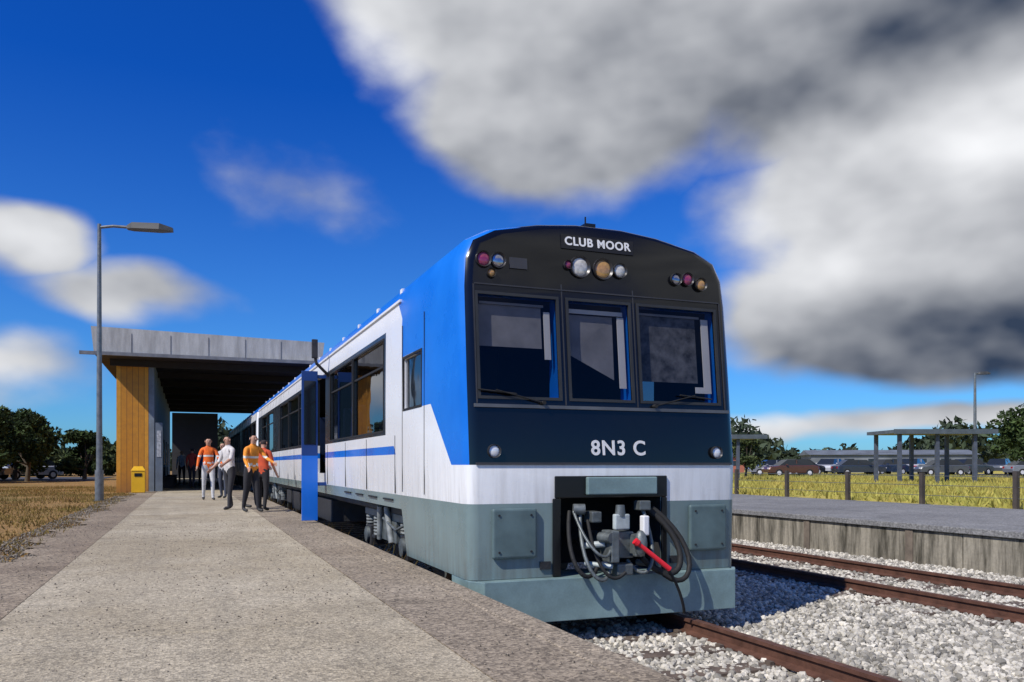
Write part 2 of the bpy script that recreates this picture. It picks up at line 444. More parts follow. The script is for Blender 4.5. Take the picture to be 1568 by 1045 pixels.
g.ball((3.74,F-.32,-.70),(.06,.06,.12),0,12,8)
g.box(3.53,3.68,F-.24,F-.18,-.58,-.44,1); g.cyl((3.60,F-.2,-.46),(3.60,F-.2,-.36),.05,.04,0,12)
g.box(3.36,3.46,F-.12,F+.05,-.52,-.42,0); g.box(3.86,3.98,F-.10,F+.02,-.42,-.33,0); g.box(3.82,3.88,F-.24,F-.16,-.64,-.46,2)
g.cyl((3.30,F-.1,-.72),(3.44,F-.22,-.70),.03,.03,1,10); g.cyl((3.22,F-.02,-.40),(3.32,F-.05,-.40),.05,.05,0,12)
g.box(3.52,3.68,F-.30,F-.1,-.98,-.88,0); g.cyl((3.3,F-.1,-.88),(3.48,F-.28,-.9),.022,.022,1,10)
g.cyl((3.40,F-.2,-.64),(3.44,F-.34,-.64),.045,.045,0,12); g.cyl((3.86,F-.05,-.9),(3.98,F-.25,-.9),.03,.03,0,10)
g.obj('coupler',[metal_grey,metal_light,whitep],train,.012)
def bez(p,n=14):
    out=[]
    for i in range(n+1):
        t=i/n; k=[Vector(q) for q in p]
        while len(k)>1: k=[k[j].lerp(k[j+1],t) for j in range(len(k)-1)]
        out.append(k[0])
    return out
g=MB()
for p,r,mi in(([(3.2,F+.02,-.42),(3.02,F-.25,-.9),(3.25,F-.3,-1.15),(3.42,F-.15,-.86)],.020,0),
            ([(3.3,F+.0,-.4),(3.12,F-.3,-1.0),(3.45,F-.35,-1.2),(3.5,F-.2,-.82)],.018,1),
            ([(3.98,F-.0,-.40),(4.42,F-.25,-.75),(4.2,F-.3,-1.25),(3.82,F-.2,-.84)],.028,0),
            ([(4.05,F-.0,-.40),(4.55,F-.3,-.85),(4.2,F-.35,-1.35),(3.9,F-.2,-.84)],.024,0),
            ([(3.92,F-.05,-.42),(4.0,F-.3,-.95),(3.8,F-.3,-1.1),(3.7,F-.15,-.86)],.018,1),
            ([(3.35,F-.05,-.5),(3.3,F-.3,-.9),(3.45,F-.3,-1.1),(3.6,F-.3,-.95)],.016,0),
            ([(3.22,F-.03,-.42),(3.2,F-.3,-.7),(3.35,F-.4,-.9),(3.45,F-.3,-.75)],.014,1),
            ([(3.99,F-.36,-.93),(4.1,F-.35,-1.05),(4.2,F-.3,-1.25),(4.24,F-.25,-1.36)],.014,0)):
    g.tube(bez(p),r,mi)
g.obj('air_hoses',[rubber,metal_grey],train)
g=MB(); g.cyl((3.685,F-.36,-.69),(3.99,F-.40,-.93),.020,.024,0,12); g.cyl((3.66,F-.355,-.67),(3.69,F-.36,-.695),.032,.032,0,12); g.obj('red_brake_hose',redp,train)
g=MB()
out=[(TX-1.38,F+.5),(TX-1.38,F+.02),(TX-1.28,F-.12),(TX+1.28,F-.12),(TX+1.38,F+.02),(TX+1.38,F+.5)]
inn=[(TX-1.34,F+.5),(TX-1.34,F+.03),(TX-1.26,F-.08),(TX+1.26,F-.08),(TX+1.34,F+.03),(TX+1.34,F+.5)]
V=[(x,y,z) for z in(-1.38,-1.003) for x,y in out]+[(x,y,z) for z in(-1.38,-1.003) for x,y in inn]
Fs=[]
for i in range(5): Fs+=[(i,i+1,i+7,i+6),(12+i+1,12+i,12+i+6,12+i+7),(i+1,i,12+i,12+i+1),(6+i,7+i,19+i,18+i)]
g.add(V,Fs); g.box(TX-1.3,TX+1.3,F-.08,F+.45,-1.03,-1.004)
g.obj('pilot_plate',greypaint_l,train,.006)
g=MB(); g.box(3.55,3.66,F+.4,F+.6,2.25,2.33); g.cyl((3.6,F+.5,2.3),(3.6,F+.5,2.42),.008,.008); g.obj('roof_antenna',blackpaint,train)
g=MB()
g.box(1.80,2.07,14.52,14.58,-.96,.16,0); g.box(1.80,2.07,14.52,14.58,.16,1.62,1)
g.box(1.835,2.035,14.512,14.52,.35,1.45,2)
g.box(2.07,2.24,14.53,14.57,1.50,1.56,1); g.box(2.07,2.24,14.53,14.57,-.36,-.30,1)
g.obj('open_door',[bluep,mat('door_blue_shaded',(.01,.045,.2),.35,0,.1,3),mat('door_glass',(.01,.012,.018),.08,0,.1,3)],train,.008)  # upper leaf is the door blue darkened: its shade is put into the colour
g=MB(); g.tube([(2.25,14.3,1.5),(2.0,14.2,1.72),(1.96,14.2,1.95)],.028); g.box(1.92,2.02,14.16,14.2,1.80,2.12); g.obj('mirror_arm',metal_dark,train,.01)

# ------------------------------------------------------------------ ground
def ground():
    m,t,b,co=newmat('ground_surface')
    sx=t.node('ShaderNodeSeparateXYZ'); t.l.new(co,sx.inputs[0]); X,Y,Z=sx.outputs
    vo=t.node('ShaderNodeTexVoronoi'); t.l.new(co,vo.inputs['Vector']); vo.inputs['Scale'].default_value=24
    gcol=t.node('ShaderNodeSeparateColor'); t.l.new(vo.outputs['Color'],gcol.inputs[0])
    n=t.noise(co,.6,4,.6).outputs['Fac']; nf=t.noise(co,9,4,.7).outputs['Fac']
    grav=t.mix(gcol.outputs[0],(.12,.11,.09),(.57,.54,.46))
    grav=t.mix(t.m('MULTIPLY',t.mr(n,.45,.7),.4),grav,(.20,.16,.11))
    dry=t.mix(t.mr(nf,.35,.65),(.42,.34,.07),(.55,.46,.13)); dry=t.mix(t.m('MULTIPLY',t.mr(n,.5,.7),.6),dry,(.24,.27,.06))
    brn=t.mix(t.mr(nf,.35,.65),(.20,.115,.045),(.38,.235,.09)); brn=t.mix(t.m('MULTIPLY',t.mr(n,.52,.7),.7),brn,(.10,.11,.03))
    col=t.mix(t.m('GREATER_THAN',X,11.0),grav,dry); col=t.mix(t.m('LESS_THAN',X,2.0),col,brn)
    t.l.new(col,b.inputs['Base Color']); b.inputs['Roughness'].default_value=.95; b.inputs['Specular IOR Level'].default_value=.15
    bn=t.node('ShaderNodeBump'); bn.inputs['Strength'].default_value=.8; bn.inputs['Distance'].default_value=.03
    t.l.new(vo.outputs['Distance'],bn.inputs['Height']); t.l.new(bn.outputs[0],b.inputs['Normal'])
    xs=[(-4000,-1.05),(-60,-1.05),(-20,-1.05),(1.94,-1.05),(1.96,-1.6),(11.1,-1.6),(11.12,-.99),(17,-.99),(40,-.99),(100,-.99),(4000,-.99)]
    ys=[-200,0,20,60,200,4000]
    V=[(x,y,z) for y in ys for x,z in xs]; k=len(xs); Fs=[(j*k+i,j*k+i+1,(j+1)*k+i+1,(j+1)*k+i) for j in range(len(ys)-1) for i in range(k-1)]
    g=MB(); g.add(V,Fs); return g.obj('ground',m)
ground()

base=np.array([(0,0,1)]+[(math.cos(a)*.9,math.sin(a)*.9,.45) for a in np.arange(5)*2*math.pi/5]+[(math.cos(a+.6)*.9,math.sin(a+.6)*.9,-.45) for a in np.arange(5)*2*math.pi/5]+[(0,0,-1)])
bf=np.array([(0,1+i,1+(i+1)%5) for i in range(5)]+[(1+i,6+i,1+(i+1)%5) for i in range(5)]+[(1+(i+1)%5,6+i,6+(i+1)%5) for i in range(5)]+[(11,6+(i+1)%5,6+i) for i in range(5)])
def stones(name,N,xr,yr,z,smin,smax,m,pw=1.,zj=.012):
    P=np.stack([RNG.uniform(*xr,N),yr[0]+(yr[1]-yr[0])*RNG.random(N)**pw,z+RNG.uniform(-zj,zj,N)],1)
    S=RNG.uniform(smin,smax,(N,1))*RNG.uniform(.6,1.25,(N,3))
    q=RNG.normal(size=(N,4)); q/=np.linalg.norm(q,axis=1)[:,None]; w,x,y,zq=q.T
    R=np.stack([1-2*(y*y+zq*zq),2*(x*y-zq*w),2*(x*zq+y*w),2*(x*y+zq*w),1-2*(x*x+zq*zq),2*(y*zq-x*w),2*(x*zq-y*w),2*(y*zq+x*w),1-2*(x*x+y*y)],1).reshape(N,3,3)
    v=base[None]*S[:,None,:]*RNG.uniform(.8,1.15,(N,12,1)); v=np.einsum('nij,nkj->nki',R,v)+P[:,None,:]
    Fx=(bf[None]+12*np.arange(N)[:,None,None]).reshape(-1,3)
    return fastmesh(name,v.reshape(-1,3),Fx,m)
stonem=mat('ballast_stone',(.43,.405,.345),.9,0,.25,1.5,0,90,island=.6)
stones('ballast_gravel',60000,(2.15,10.9),(3.2,16),-1.6,.018,.038,stonem,1.5,.018)

def track(name,xc,y0,y1):
    e=empty(name,(xc,(y0+y1)/2,-1.6)); g=MB()
    prof=[(-.07,-1.575),(.07,-1.575),(.07,-1.562),(.012,-1.545),(.012,-1.478),(.035,-1.468),(.035,-1.437),(-.035,-1.437),(-.035,-1.468),(-.012,-1.478),(-.012,-1.545),(-.07,-1.562)]
    for s in(-1,1):
        V=[(xc+s*.7525+px,y,pz) for y in(y0,y1) for px,pz in prof]; n=len(prof)
        g.add(V,[(i,(i+1)%n,n+(i+1)%n,n+i) for i in range(n)]+[tuple(range(n)),tuple(range(2*n-1,n-1,-1))])
    g.obj('rails',rust,e)
    g=MB(); y=y0
    while y<y1:
        g.box(xc-1.25,xc+1.25,y,y+.24,-1.70,-1.577+random.uniform(-.006,.0)); 
        for s in(-1,1):
            for q in(-.1,.1): g.box(xc+s*.7525+q-.02,xc+s*.7525+q+.02,y+.08,y+.15,-1.577,-1.55)
        y+=.66
    g.obj('sleepers',concrete_sl,e)
track('railway_track',TX,-6,90); track('railway_track',8.5,-6,120)

# platforms
def paving(name,c1,c2,fs,speck=.35):
    m,t,b,co=newmat(name)
    n=t.noise(co,.5,5,.65).outputs['Fac']; n2=t.noise(co,4,4,.7).outputs['Fac']; n3=t.noise(co,fs,2,.7).outputs['Fac']
    nb=t.noise(co,22,3,.7).outputs['Fac']
    vo=t.node('ShaderNodeTexVoronoi'); t.l.new(co,vo.inputs['Vector']); vo.inputs['Scale'].default_value=fs
    s=t.node('ShaderNodeSeparateColor'); t.l.new(vo.outputs['Color'],s.inputs[0])
    col=t.mix(t.mr(n,.38,.64),c1,c2)
    col=t.mix(t.m('MULTIPLY',t.mr(n2,.48,.70),.5),col,sc(c1,.5))
    col=t.mix(t.m('MULTIPLY',t.mr(nb,.45,.62),.35),col,sc(c1,.6))
    mp=t.node('ShaderNodeMapping'); t.l.new(co,mp.inputs[0]); mp.inputs['Scale'].default_value=(2.2,.12,1)
    wr=t.noise(mp.outputs[0],1.5,3,.6).outputs['Fac']; col=t.mix(t.m('MULTIPLY',t.mr(wr,.5,.7),.35),col,sc(c2,.55))
    vs_=t.noise(co,1.1,3,.5).outputs['Fac']; col=t.mix(t.m('MULTIPLY',t.mr(vs_,.62,.68),.35),col,sc(c1,.45))   # damp stains
    col=t.mix(s.outputs[0],t.mix(1.,col,(1-speck,1-speck,1-speck*.95),'MULTIPLY'),t.mix(1.,col,(1+speck,1+speck,1+speck),'MULTIPLY'))
    t.l.new(col,b.inputs['Base Color']); b.inputs['Roughness'].default_value=.9; b.inputs['Specular IOR Level'].default_value=.2
    bn=t.node('ShaderNodeBump'); bn.inputs['Strength'].default_value=.7; bn.inputs['Distance'].default_value=.008
    t.l.new(t.m('ADD',n3,t.m('MULTIPLY',vo.outputs['Distance'],.6)),bn.inputs['Height']); t.l.new(bn.outputs[0],b.inputs['Normal']); return m
pav=paving('platform_concrete',(.36,.305,.21),(.50,.44,.325),70,.4)
pav_e=paving('platform_edge_asphalt',(.245,.20,.145),(.35,.295,.22),55,.5)
pav_l=paving('platform_verge_asphalt',(.24,.19,.135),(.34,.28,.20),55,.5)
plat=empty('railway_platform',(.2,20,-1.0))
g=MB(); y=-7.1; L=6.2
while y<75: g.box(-1.142,1.322,y,y+L-.02,-1.3,-1.0+random.uniform(-.003,.001)); y+=L
g.obj('paving_panels',pav,plat,.008,1)
box('joint_filler',-1.15,1.33,-7,75,-1.3,-1.014,mat('joint_bitumen',(.05,.043,.034),.9),plat)
g=MB(); y=-6; 
while y<75: g.box(1.331,1.90,y,y+12.39,-1.3,-1.006); y+=12.4
g.obj('platform_edge_strip',pav_e,plat)
g=MB(); y=-6
while y<75: g.box(1.903,2.12,y,y+1.985,-1.16,-1.001+random.uniform(-.003,.003)); y+=2.0
g.obj('coping_stones',pav_e,plat,.014,2)
box('platform_wall',1.97,2.06,-6,75,-1.75,-1.165,pav_e,plat)
V=[]; yy=np.arange(-6,75,.12)
for i,y in enumerate(yy):
    j=.0+.14*math.sin(y*1.3)+.1*math.sin(y*3.7+1)+.05*math.sin(y*9)+random.uniform(-.06,.06)
    V+=[(-1.86+j,y,-1.012),(-1.151,y,-1.012)]
Fs=[(2*i,2*i+1,2*i+3,2*i+2) for i in range(len(yy)-1)]
g=MB(); g.add(V,Fs); g.obj('verge_strip',pav_l,plat)
grit=mat('grit',(.2,.17,.13),.9,0,.3,2,island=.5)
stones('loose_grit',2600,(-1.7,2.1),(2.2,16),-1.0,.003,.008,grit,1.3,.002)
stones('verge_gravel',9000,(-2.3,-1.55),(2.5,30),-1.03,.006,.02,grit,1.3,.01)

m,t,b,co=newmat('stained_concrete_wall')
mp=t.node('ShaderNodeMapping'); t.l.new(co,mp.inputs[0]); mp.inputs['Scale'].default_value=(1,3.2,.35)
n=t.noise(mp.outputs[0],1.6,6,.7).outputs['Fac']; n2=t.noise(co,20,3,.7).outputs['Fac']
col=t.mix(t.mr(n,.38,.60),(.05,.045,.032),(.34,.31,.245)); col=t.mix(t.m('MULTIPLY',t.mr(n2,.4,.7),.3),col,(.08,.07,.05))
t.l.new(col,b.inputs['Base Color']); b.inputs['Roughness'].default_value=.95
p2=empty('disused_platform',(14,30,-1.0))
g=MB(); y=-10
while y<140: g.box(10.95,11.25,y,y+2.38,-1.7,-1.05); y+=2.4
g.obj('retaining_wall',m,p2,.01,1)
g=MB(); g.box(10.90,16.6,-10,140,-1.045,-.95); g.obj('platform_surface',paving('weathered_asphalt',(.18,.18,.18),(.26,.26,.255),40,.3),p2,.01)
g=MB()
for i in range(60): g.box(10.93,10.945,-10+i*2.4+.9,-10+i*2.4+1.05,-1.6,-1.05)
g.obj('wall_posts',mat('weathered_timber',(.16,.13,.10),.9,0,.4,6),p2)

# ------------------------------------------------------------------ grass
def blades(name,N,xr,yr,z,h0,h1,w,m,pw=1.,clump=True):
    x=RNG.uniform(*xr,N); y=yr[0]+(yr[1]-yr[0])*RNG.random(N)**pw
    if clump:
        keep=(np.sin(x*1.9+np.sin(y*.7)*2)+np.sin(y*1.3+x*.6)+RNG.normal(0,.8,N))>-.6; x=x[keep];y=y[keep];N=len(x)
    a=RNG.uniform(0,6.28,N); h=RNG.uniform(h0,h1,N); ln=RNG.normal(0,.45,(N,2))*h[:,None]
    dx=np.cos(a)*w;dy=np.sin(a)*w; zz=np.full(N,z)
    V=np.stack([np.stack([x-dx,y-dy,zz],1),np.stack([x+dx,y+dy,zz],1),np.stack([x+ln[:,0],y+ln[:,1],zz+h],1)],1).reshape(-1,3)
    return fastmesh(name,V,np.arange(3*N).reshape(-1,3),m)
gm1=mat('dry_brown_grass',(.40,.23,.09),.9,0,.3,1.0,island=.5,col2=(.20,.18,.05),spec=.1)
gm2=mat('dry_yellow_grass',(.62,.50,.14),.9,0,.2,.3,island=.3,col2=(.46,.46,.12),spec=.1)
for gm in (gm1,gm2):   # thin blades let light through
    nt=gm.node_tree; bs=nt.nodes['Principled BSDF']; out=[n for n in nt.nodes if n.type=='OUTPUT_MATERIAL'][0]
    tl=nt.nodes.new('ShaderNodeBsdfTranslucent'); mx=nt.nodes.new('ShaderNodeMixShader'); mx.inputs[0].default_value=.4
    nt.links.new(bs.inputs['Base Color'].links[0].from_socket,tl.inputs[0]); nt.links.new(bs.outputs[0],mx.inputs[1]); nt.links.new(tl.outputs[0],mx.inputs[2]); nt.links.new(mx.outputs[0],out.inputs[0])
blades('grass_verge',80000,(-14,-1.75),(7,45),-1.05,.02,.10,.012,gm1,1.3)
blades('dry_grass_field',90000,(17.1,60),(8,75),-.99,.10,.28,.035,gm2,1.2)
blades('weeds',1500,(1.93,2.35),(9,60),-1.62,.4,.75,.012,gm1,1.)

fe=empty('wire_fence',(17,20,-.99)); g=MB(); y=5.4
while y<70:
    tl_=random.uniform(-.02,.02); g.box(16.95+tl_,17.05+tl_,y-.05,y+.05,-1.05,-.15+random.uniform(-.04,.04),0); y+=2.5
for z in(-.75,-.5,-.27): g.cyl((17,5,z),(17,70,z),.008,.008,1,5)
g.obj('posts_and_wires',[mat('fence_timber',(.06,.05,.045),.9,0,.3,5),galv],fe)

# ------------------------------------------------------------------ foliage
def leafmat(name,c,c2):
    return mat(name,c,.75,0,.35,.8,island=.45,col2=c2,spec=.2)
lm1=leafmat('foliage_dark',(.025,.048,.015),(.055,.085,.025)); lm2=leafmat('foliage_mid',(.05,.08,.03),(.09,.11,.04))
bark=mat('bark',(.09,.07,.05),.9,0,.4,6)
def leaves(cent,rad,n,size):
    cent=np.array(cent); rad=np.array(rad)
    i=RNG.integers(0,len(cent),n); d=RNG.normal(size=(n,3)); d/=np.linalg.norm(d,axis=1)[:,None]
    P=cent[i]+d*(RNG.random((n,1))**.45)*rad[i][:,None]*np.array([1,1,.8])
    a=RNG.normal(size=(n,3)); a/=np.linalg.norm(a,axis=1)[:,None]; b=np.cross(a,RNG.normal(size=(n,3))); b/=np.linalg.norm(b,axis=1)[:,None]
    s=size*RNG.uniform(.6,1.3,(n,1))
    V=np.stack([P-a*s,P+b*s*.45,P+a*s,P-b*s*.45],1).reshape(-1,3)
    return V,np.arange(4*n).reshape(-1,4)
def tree(name,x,y,z,H,R,m,nl=5000,size=.13,trunk=.16):
    e=empty(name,(x,y,z)); g=MB(); th=H*.25
    g.cyl((x,y,z-.1),(x+.1,y,z+th),trunk,trunk*.7,0,10)
    cs=[];rs=[]
    for i in range(34):
        a=random.uniform(0,6.28); r=R*math.sqrt(random.random()); hh=random.uniform(.22,1.)
        r*= (1-.55*abs(hh-.45)*1.6)
        c=(x+r*math.cos(a),y+r*math.sin(a),z+H*hh*.93); cs.append(c); rs.append(random.uniform(.18,.34)*R)
        if i%2==0: g.cyl((x+.1,y,z+th*random.uniform(.7,1)),c,trunk*.35,.02,0,6)
    g.obj('trunk',bark,e)
    V,Fq=leaves(cs,rs,nl,size); fastmesh('crown',V,Fq,m,e)
for (x,y,H,R) in ((-12.2,56,5.0,2.8),(-9.6,60,4.5,2.6),(-14.5,62,5.8,3.4),(-17,58,5.2,3.2),(-7.0,66,3.4,2.0),(-11,64,4.4,2.6)): tree('broadleaf_tree',x,y,-1.05,H,R,lm1,6500,.17)
for (x,y,H,R) in ((56.5,41,5.2,3.6),(60,38.5,5.9,3.8),(64,37,5.6,3.5)): tree('broadleaf_tree',x,y,-.99,H,R,lm1,6500,.2)
tree('broadleaf_tree',39.8,52.5,-.99,3.4,1.3,lm2,2500,.14,.1)
cs=[];rs=[]
for i in range(900):
    az=math.radians(random.uniform(-14,62)); d=random.uniform(150,240)
    hgt=random.uniform(1,5.5)*(.8+.5*math.sin(az*23)+.25*math.sin(az*61))
    cs.append((d*math.sin(az),d*math.cos(az),-1+max(.5,hgt))); rs.append(random.uniform(1.8,3.6))
V,Fq=leaves(cs,rs,60000,.8); fastmesh('distant_trees',V,Fq,leafmat('foliage_hazy',(.03,.05,.03),(.06,.08,.045)))
cs=[];rs=[]
for i in range(120):
    x=random.uniform(-40,-5); y=90+random.uniform(-4,4); cs.append((x,y,-1+random.uniform(.4,2.6))); rs.append(random.uniform(.8,1.5))
V,Fq=leaves(cs,rs,26000,.3); fastmesh('hedge',V,Fq,lm2)

# ------------------------------------------------------------------ station building
st=empty('station_building',(-4,45,-1.0))
m,t,b,co=newmat('timber_cladding')
sx=t.node('ShaderNodeSeparateXYZ'); t.l.new(co,sx.inputs[0])
u=t.m('ADD',sx.outputs[0],sx.outputs[1]); fr=t.m('FRACT',t.m('MULTIPLY',u,5.)); gap=t.m('LESS_THAN',fr,.06)
wn=t.node('ShaderNodeTexWhiteNoise'); wn.noise_dimensions='1D'; t.l.new(t.m('FLOOR',t.m('MULTIPLY',u,5.)),wn.inputs['W'])
n=t.noise(co,5,5,.6).outputs['Fac']
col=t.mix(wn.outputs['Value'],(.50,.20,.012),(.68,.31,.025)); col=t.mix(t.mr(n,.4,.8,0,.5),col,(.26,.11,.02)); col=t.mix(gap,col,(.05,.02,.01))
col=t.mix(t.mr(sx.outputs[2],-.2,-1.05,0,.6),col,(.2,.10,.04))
t.l.new(col,b.inputs['Base Color']); b.inputs['Roughness'].default_value=.6; clad=m
m,t,b,co=newmat('roof_fascia_fibre_cement')
mp=t.node('ShaderNodeMapping'); t.l.new(co,mp.inputs[0]); mp.inputs['Scale'].default_value=(3,3,.5)
n=t.noise(mp.outputs[0],1.6,5,.65).outputs['Fac']; n2=t.noise(co,25,3,.6).outputs['Fac']
col=t.mix(t.mr(n,.35,.65),(.34,.335,.325),(.52,.515,.50)); col=t.mix(t.m('MULTIPLY',t.mr(n2,.4,.7),.2),col,(.2,.2,.19))
t.l.new(col,b.inputs['Base Color']); b.inputs['Roughness'].default_value=.8; roofm=m
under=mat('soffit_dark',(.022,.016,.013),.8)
greyw=mat('grey_render',(.17,.20,.23),.8,0,.3,2)
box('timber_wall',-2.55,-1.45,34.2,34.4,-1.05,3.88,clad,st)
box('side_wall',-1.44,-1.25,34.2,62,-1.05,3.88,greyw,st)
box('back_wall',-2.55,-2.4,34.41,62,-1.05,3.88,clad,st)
g=MB()
x0,x1,yA,yB=-3.25,4.9,32.6,66
V=[(x0+.1,yA,3.95),(x1-.1,yA,3.95),(x1-.1,yB,3.95),(x0+.1,yB,3.95),(x0,yA,4.92),(x1,yA,4.76),(x1,yB,4.76),(x0,yB,4.92)]
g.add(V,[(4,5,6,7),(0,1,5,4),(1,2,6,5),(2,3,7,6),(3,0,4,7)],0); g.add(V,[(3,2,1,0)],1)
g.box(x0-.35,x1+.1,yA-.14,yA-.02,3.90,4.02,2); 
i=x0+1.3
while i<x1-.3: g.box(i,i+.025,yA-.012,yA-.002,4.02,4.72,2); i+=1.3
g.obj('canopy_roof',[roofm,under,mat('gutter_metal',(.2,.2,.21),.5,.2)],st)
g=MB()
for y in range(34,66,4):
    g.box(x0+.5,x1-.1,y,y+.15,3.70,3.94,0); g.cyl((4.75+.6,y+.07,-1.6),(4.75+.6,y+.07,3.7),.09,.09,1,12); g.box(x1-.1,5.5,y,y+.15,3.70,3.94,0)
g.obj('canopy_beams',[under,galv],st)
g=MB()
for y in (35.5,40,44.5,49,53.5): g.box(-1.249,-1.22,y,y+1.0,-1.0,1.1,0); g.box(-1.249,-1.22,y+1.6,y+3.2,0,1.3,1)
g.obj('doors_and_windows',[mat('door_paint',(.05,.07,.1),.5),mat('window_dark',(.015,.02,.025),.1)],st)
g=MB(); g.box(-1.2,-.95,34.0,34.15,-1.0,1.6,0); g.box(-1.15,-1.0,33.985,33.999,.3,1.3,1)
g.obj('notice_board',[mat('board_grey',(.12,.15,.19),.6),mat('poster',(.4,.42,.45),.6,0,.5,12)],st)
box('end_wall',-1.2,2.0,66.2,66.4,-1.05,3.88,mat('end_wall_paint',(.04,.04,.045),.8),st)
g=MB()
for y in (38.5,43,47.5): 
    g.box(-1.1,-.6,y,y+1.6,-.58,-.53); g.box(-1.12,-1.08,y,y+1.6,-.5,-.1)
    for q in (.15,1.4): g.box(-1.08,-.64,y+q,y+q+.05,-1.0,-.58)
g.obj('benches',metal_dark,st)
g=MB()
g.box(-1.95,-1.5,32.7,33.1,-1.0,-.22,0); g.add([(-1.97,32.68,-.21),(-1.48,32.68,-.21),(-1.48,33.12,-.21),(-1.97,33.12,-.21),(-1.87,32.8,-.05),(-1.58,32.8,-.05),(-1.58,33.0,-.05),(-1.87,33.0,-.05)],[(3,2,1,0),(4,5,6,7),(0,1,5,4),(1,2,6,5),(2,3,7,6),(3,0,4,7)],0)
g.box(-1.85,-1.6,32.685,32.699,-.42,-.30,1)
g.obj('litter_bin',[mat('yellow_plastic',(.75,.42,.01),.4,0,.1),blackpaint],None,.02)

def street_lamp(x,y,z0,z1,arm,dirv,r=.075,name='street_lamp',hs=1.):
    e=empty(name,(x,y,z0)); g=MB()
    g.cyl((x,y,z0-.1),(x,y,z0+.9),r*1.4,r*1.4); g.cyl((x,y,z0+.9),(x,y,z1),r,r*.6); g.box(x-.16,x+.16,y-.16,y+.16,z0-.05,z0+.03)
    g.obj('pole',galv,e)
    d=Vector((dirv[0],dirv[1],0)); p=Vector((x,y,z1-.1))
    g=MB(); g.tube([p,p+d*arm*.5+Vector((0,0,.06)),p+d*arm+Vector((0,0,.05))],r*.5); g.obj('arm',galv,e)
    g=MB(); q=p+d*arm+Vector((0,0,.04)); side=Vector((-d.y,d.x,0))
    Ls=[(0,.09,.05),(.15,.19,.13),(.9,.22,.14),(1.25,.10,.05)]; V=[]
    for l,w,h in Ls:
        c=q+d*l*hs
        V+=[c-side*w-Vector((0,0,.05)),c+side*w-Vector((0,0,.05)),c+side*w*.7+Vector((0,0,h)),c-side*w*.7+Vector((0,0,h))]
    Fs=[(0,1,2,3),(15,14,13,12)]
    for k in range(3):
        for i in range(4): Fs.append((4*k+(i+1)%4,4*k+i,4*k+4+i,4*k+4+(i+1)%4))
    g.add(V,Fs); g.obj('lamp_head',mat('lamp_head_grey',(.05,.053,.053),.5),e)
street_lamp(-2.42,26.5,-1.05,6.95,.75,(.985,-.17),.085)
street_lamp(53.2,43.6,-.99,6.7,.2,(.9,-.4),.13,hs=.7)

# ------------------------------------------------------------------ car park with carports and cars
asph=mat('car_park_asphalt',(.055,.055,.058),.9,0,.2,1,.2,40)
g=MB(); g.add([(36,52,-.975),(78,36,-.975),(92,60,-.975),(48,84,-.975)],[(0,1,2,3)]); g.obj('car_park',asph)
g=MB(); g.add([(-30,60,-1.03),(-6,60,-1.03),(-6,80,-1.03),(-30,80,-1.03)],[(0,1,2,3)]); g.obj('car_park',asph)
def carport(cx,cy,ang,w,d,h,name='carport'):
    e=empty(name,(cx,cy,-.99)); M=Matrix.Translation((cx,cy,-.99))@Matrix.Rotation(ang,4,'Z')
    g=MB(); g.box(-w/2,w/2,-d/2,d/2,h-.18,h,0,M); g.box(-w/2-.05,w/2+.05,-d/2-.06,-d/2-.01,h-.22,h+.03,2,M)
    k=-w/2+.4
    while k<w/2: 
        for yy in(-d/2+.3,d/2-.3): g.box(k-.09,k+.09,yy-.09,yy+.09,0,h-.19,1,M)
        k+=2.0
    g.obj('frame',[mat('carport_roof',(.10,.12,.14),.6),mat('carport_post',(.07,.085,.12),.6),mat('fascia_grey',(.08,.10,.12),.5)],e)
carport(37.8,33.8,-.37,5.4,3.4,2.85)
carport(29.5,42.5,-.37,6.0,3.4,2.75)
def shed(name,cx,cy,ang,w,d,h,cw,cr):
    e=empty(name,(cx,cy,-1)); M=Matrix.Translation((cx,cy,-1))@Matrix.Rotation(ang,4,'Z'); g=MB()
    g.box(-w/2,w/2,-d/2,d/2,0,h,0,M)
    V=[M@Vector(p) for p in((-w/2-.3,-d/2-.3,h+.01),(w/2+.3,-d/2-.3,h+.01),(w/2+.3,d/2+.3,h+.01),(-w/2-.3,d/2+.3,h+.01),(-w/2-.3,0,h+h*.3),(w/2+.3,0,h+h*.3))]
    g.add(V,[(3,2,1,0),(0,1,5,4),(2,3,4,5),(0,4,3),(1,2,5)],1)
    k=-w/2+1.2; j=0
    while k<w/2-1.2: g.box(k,k+1.2+.8*(j%3==0),-d/2-.03,-d/2-.002,.9 if j%3 else .0,h-.5,2,M); k+=2.9; j+=1
    g.obj('walls_roof_windows',[mat('wall_paint',cw,.8,0,.4,.4),mat('roofing',cr,.6,0,.4,.5),mat('window_dk',(.03,.04,.05),.2)],e)
shed('low_building',86,84,-.55,20,8,2.3,(.17,.19,.22),(.13,.15,.18)); shed('low_building',112,70,-.6,22,8,2.6,(.3,.32,.36),(.12,.13,.15)); shed('low_building',60,88,-.4,9,7,2.0,(.35,.12,.08),(.2,.2,.22))
shed('low_building',58,104,-.4,12,8,2.4,(.4,.41,.43),(.3,.32,.35))

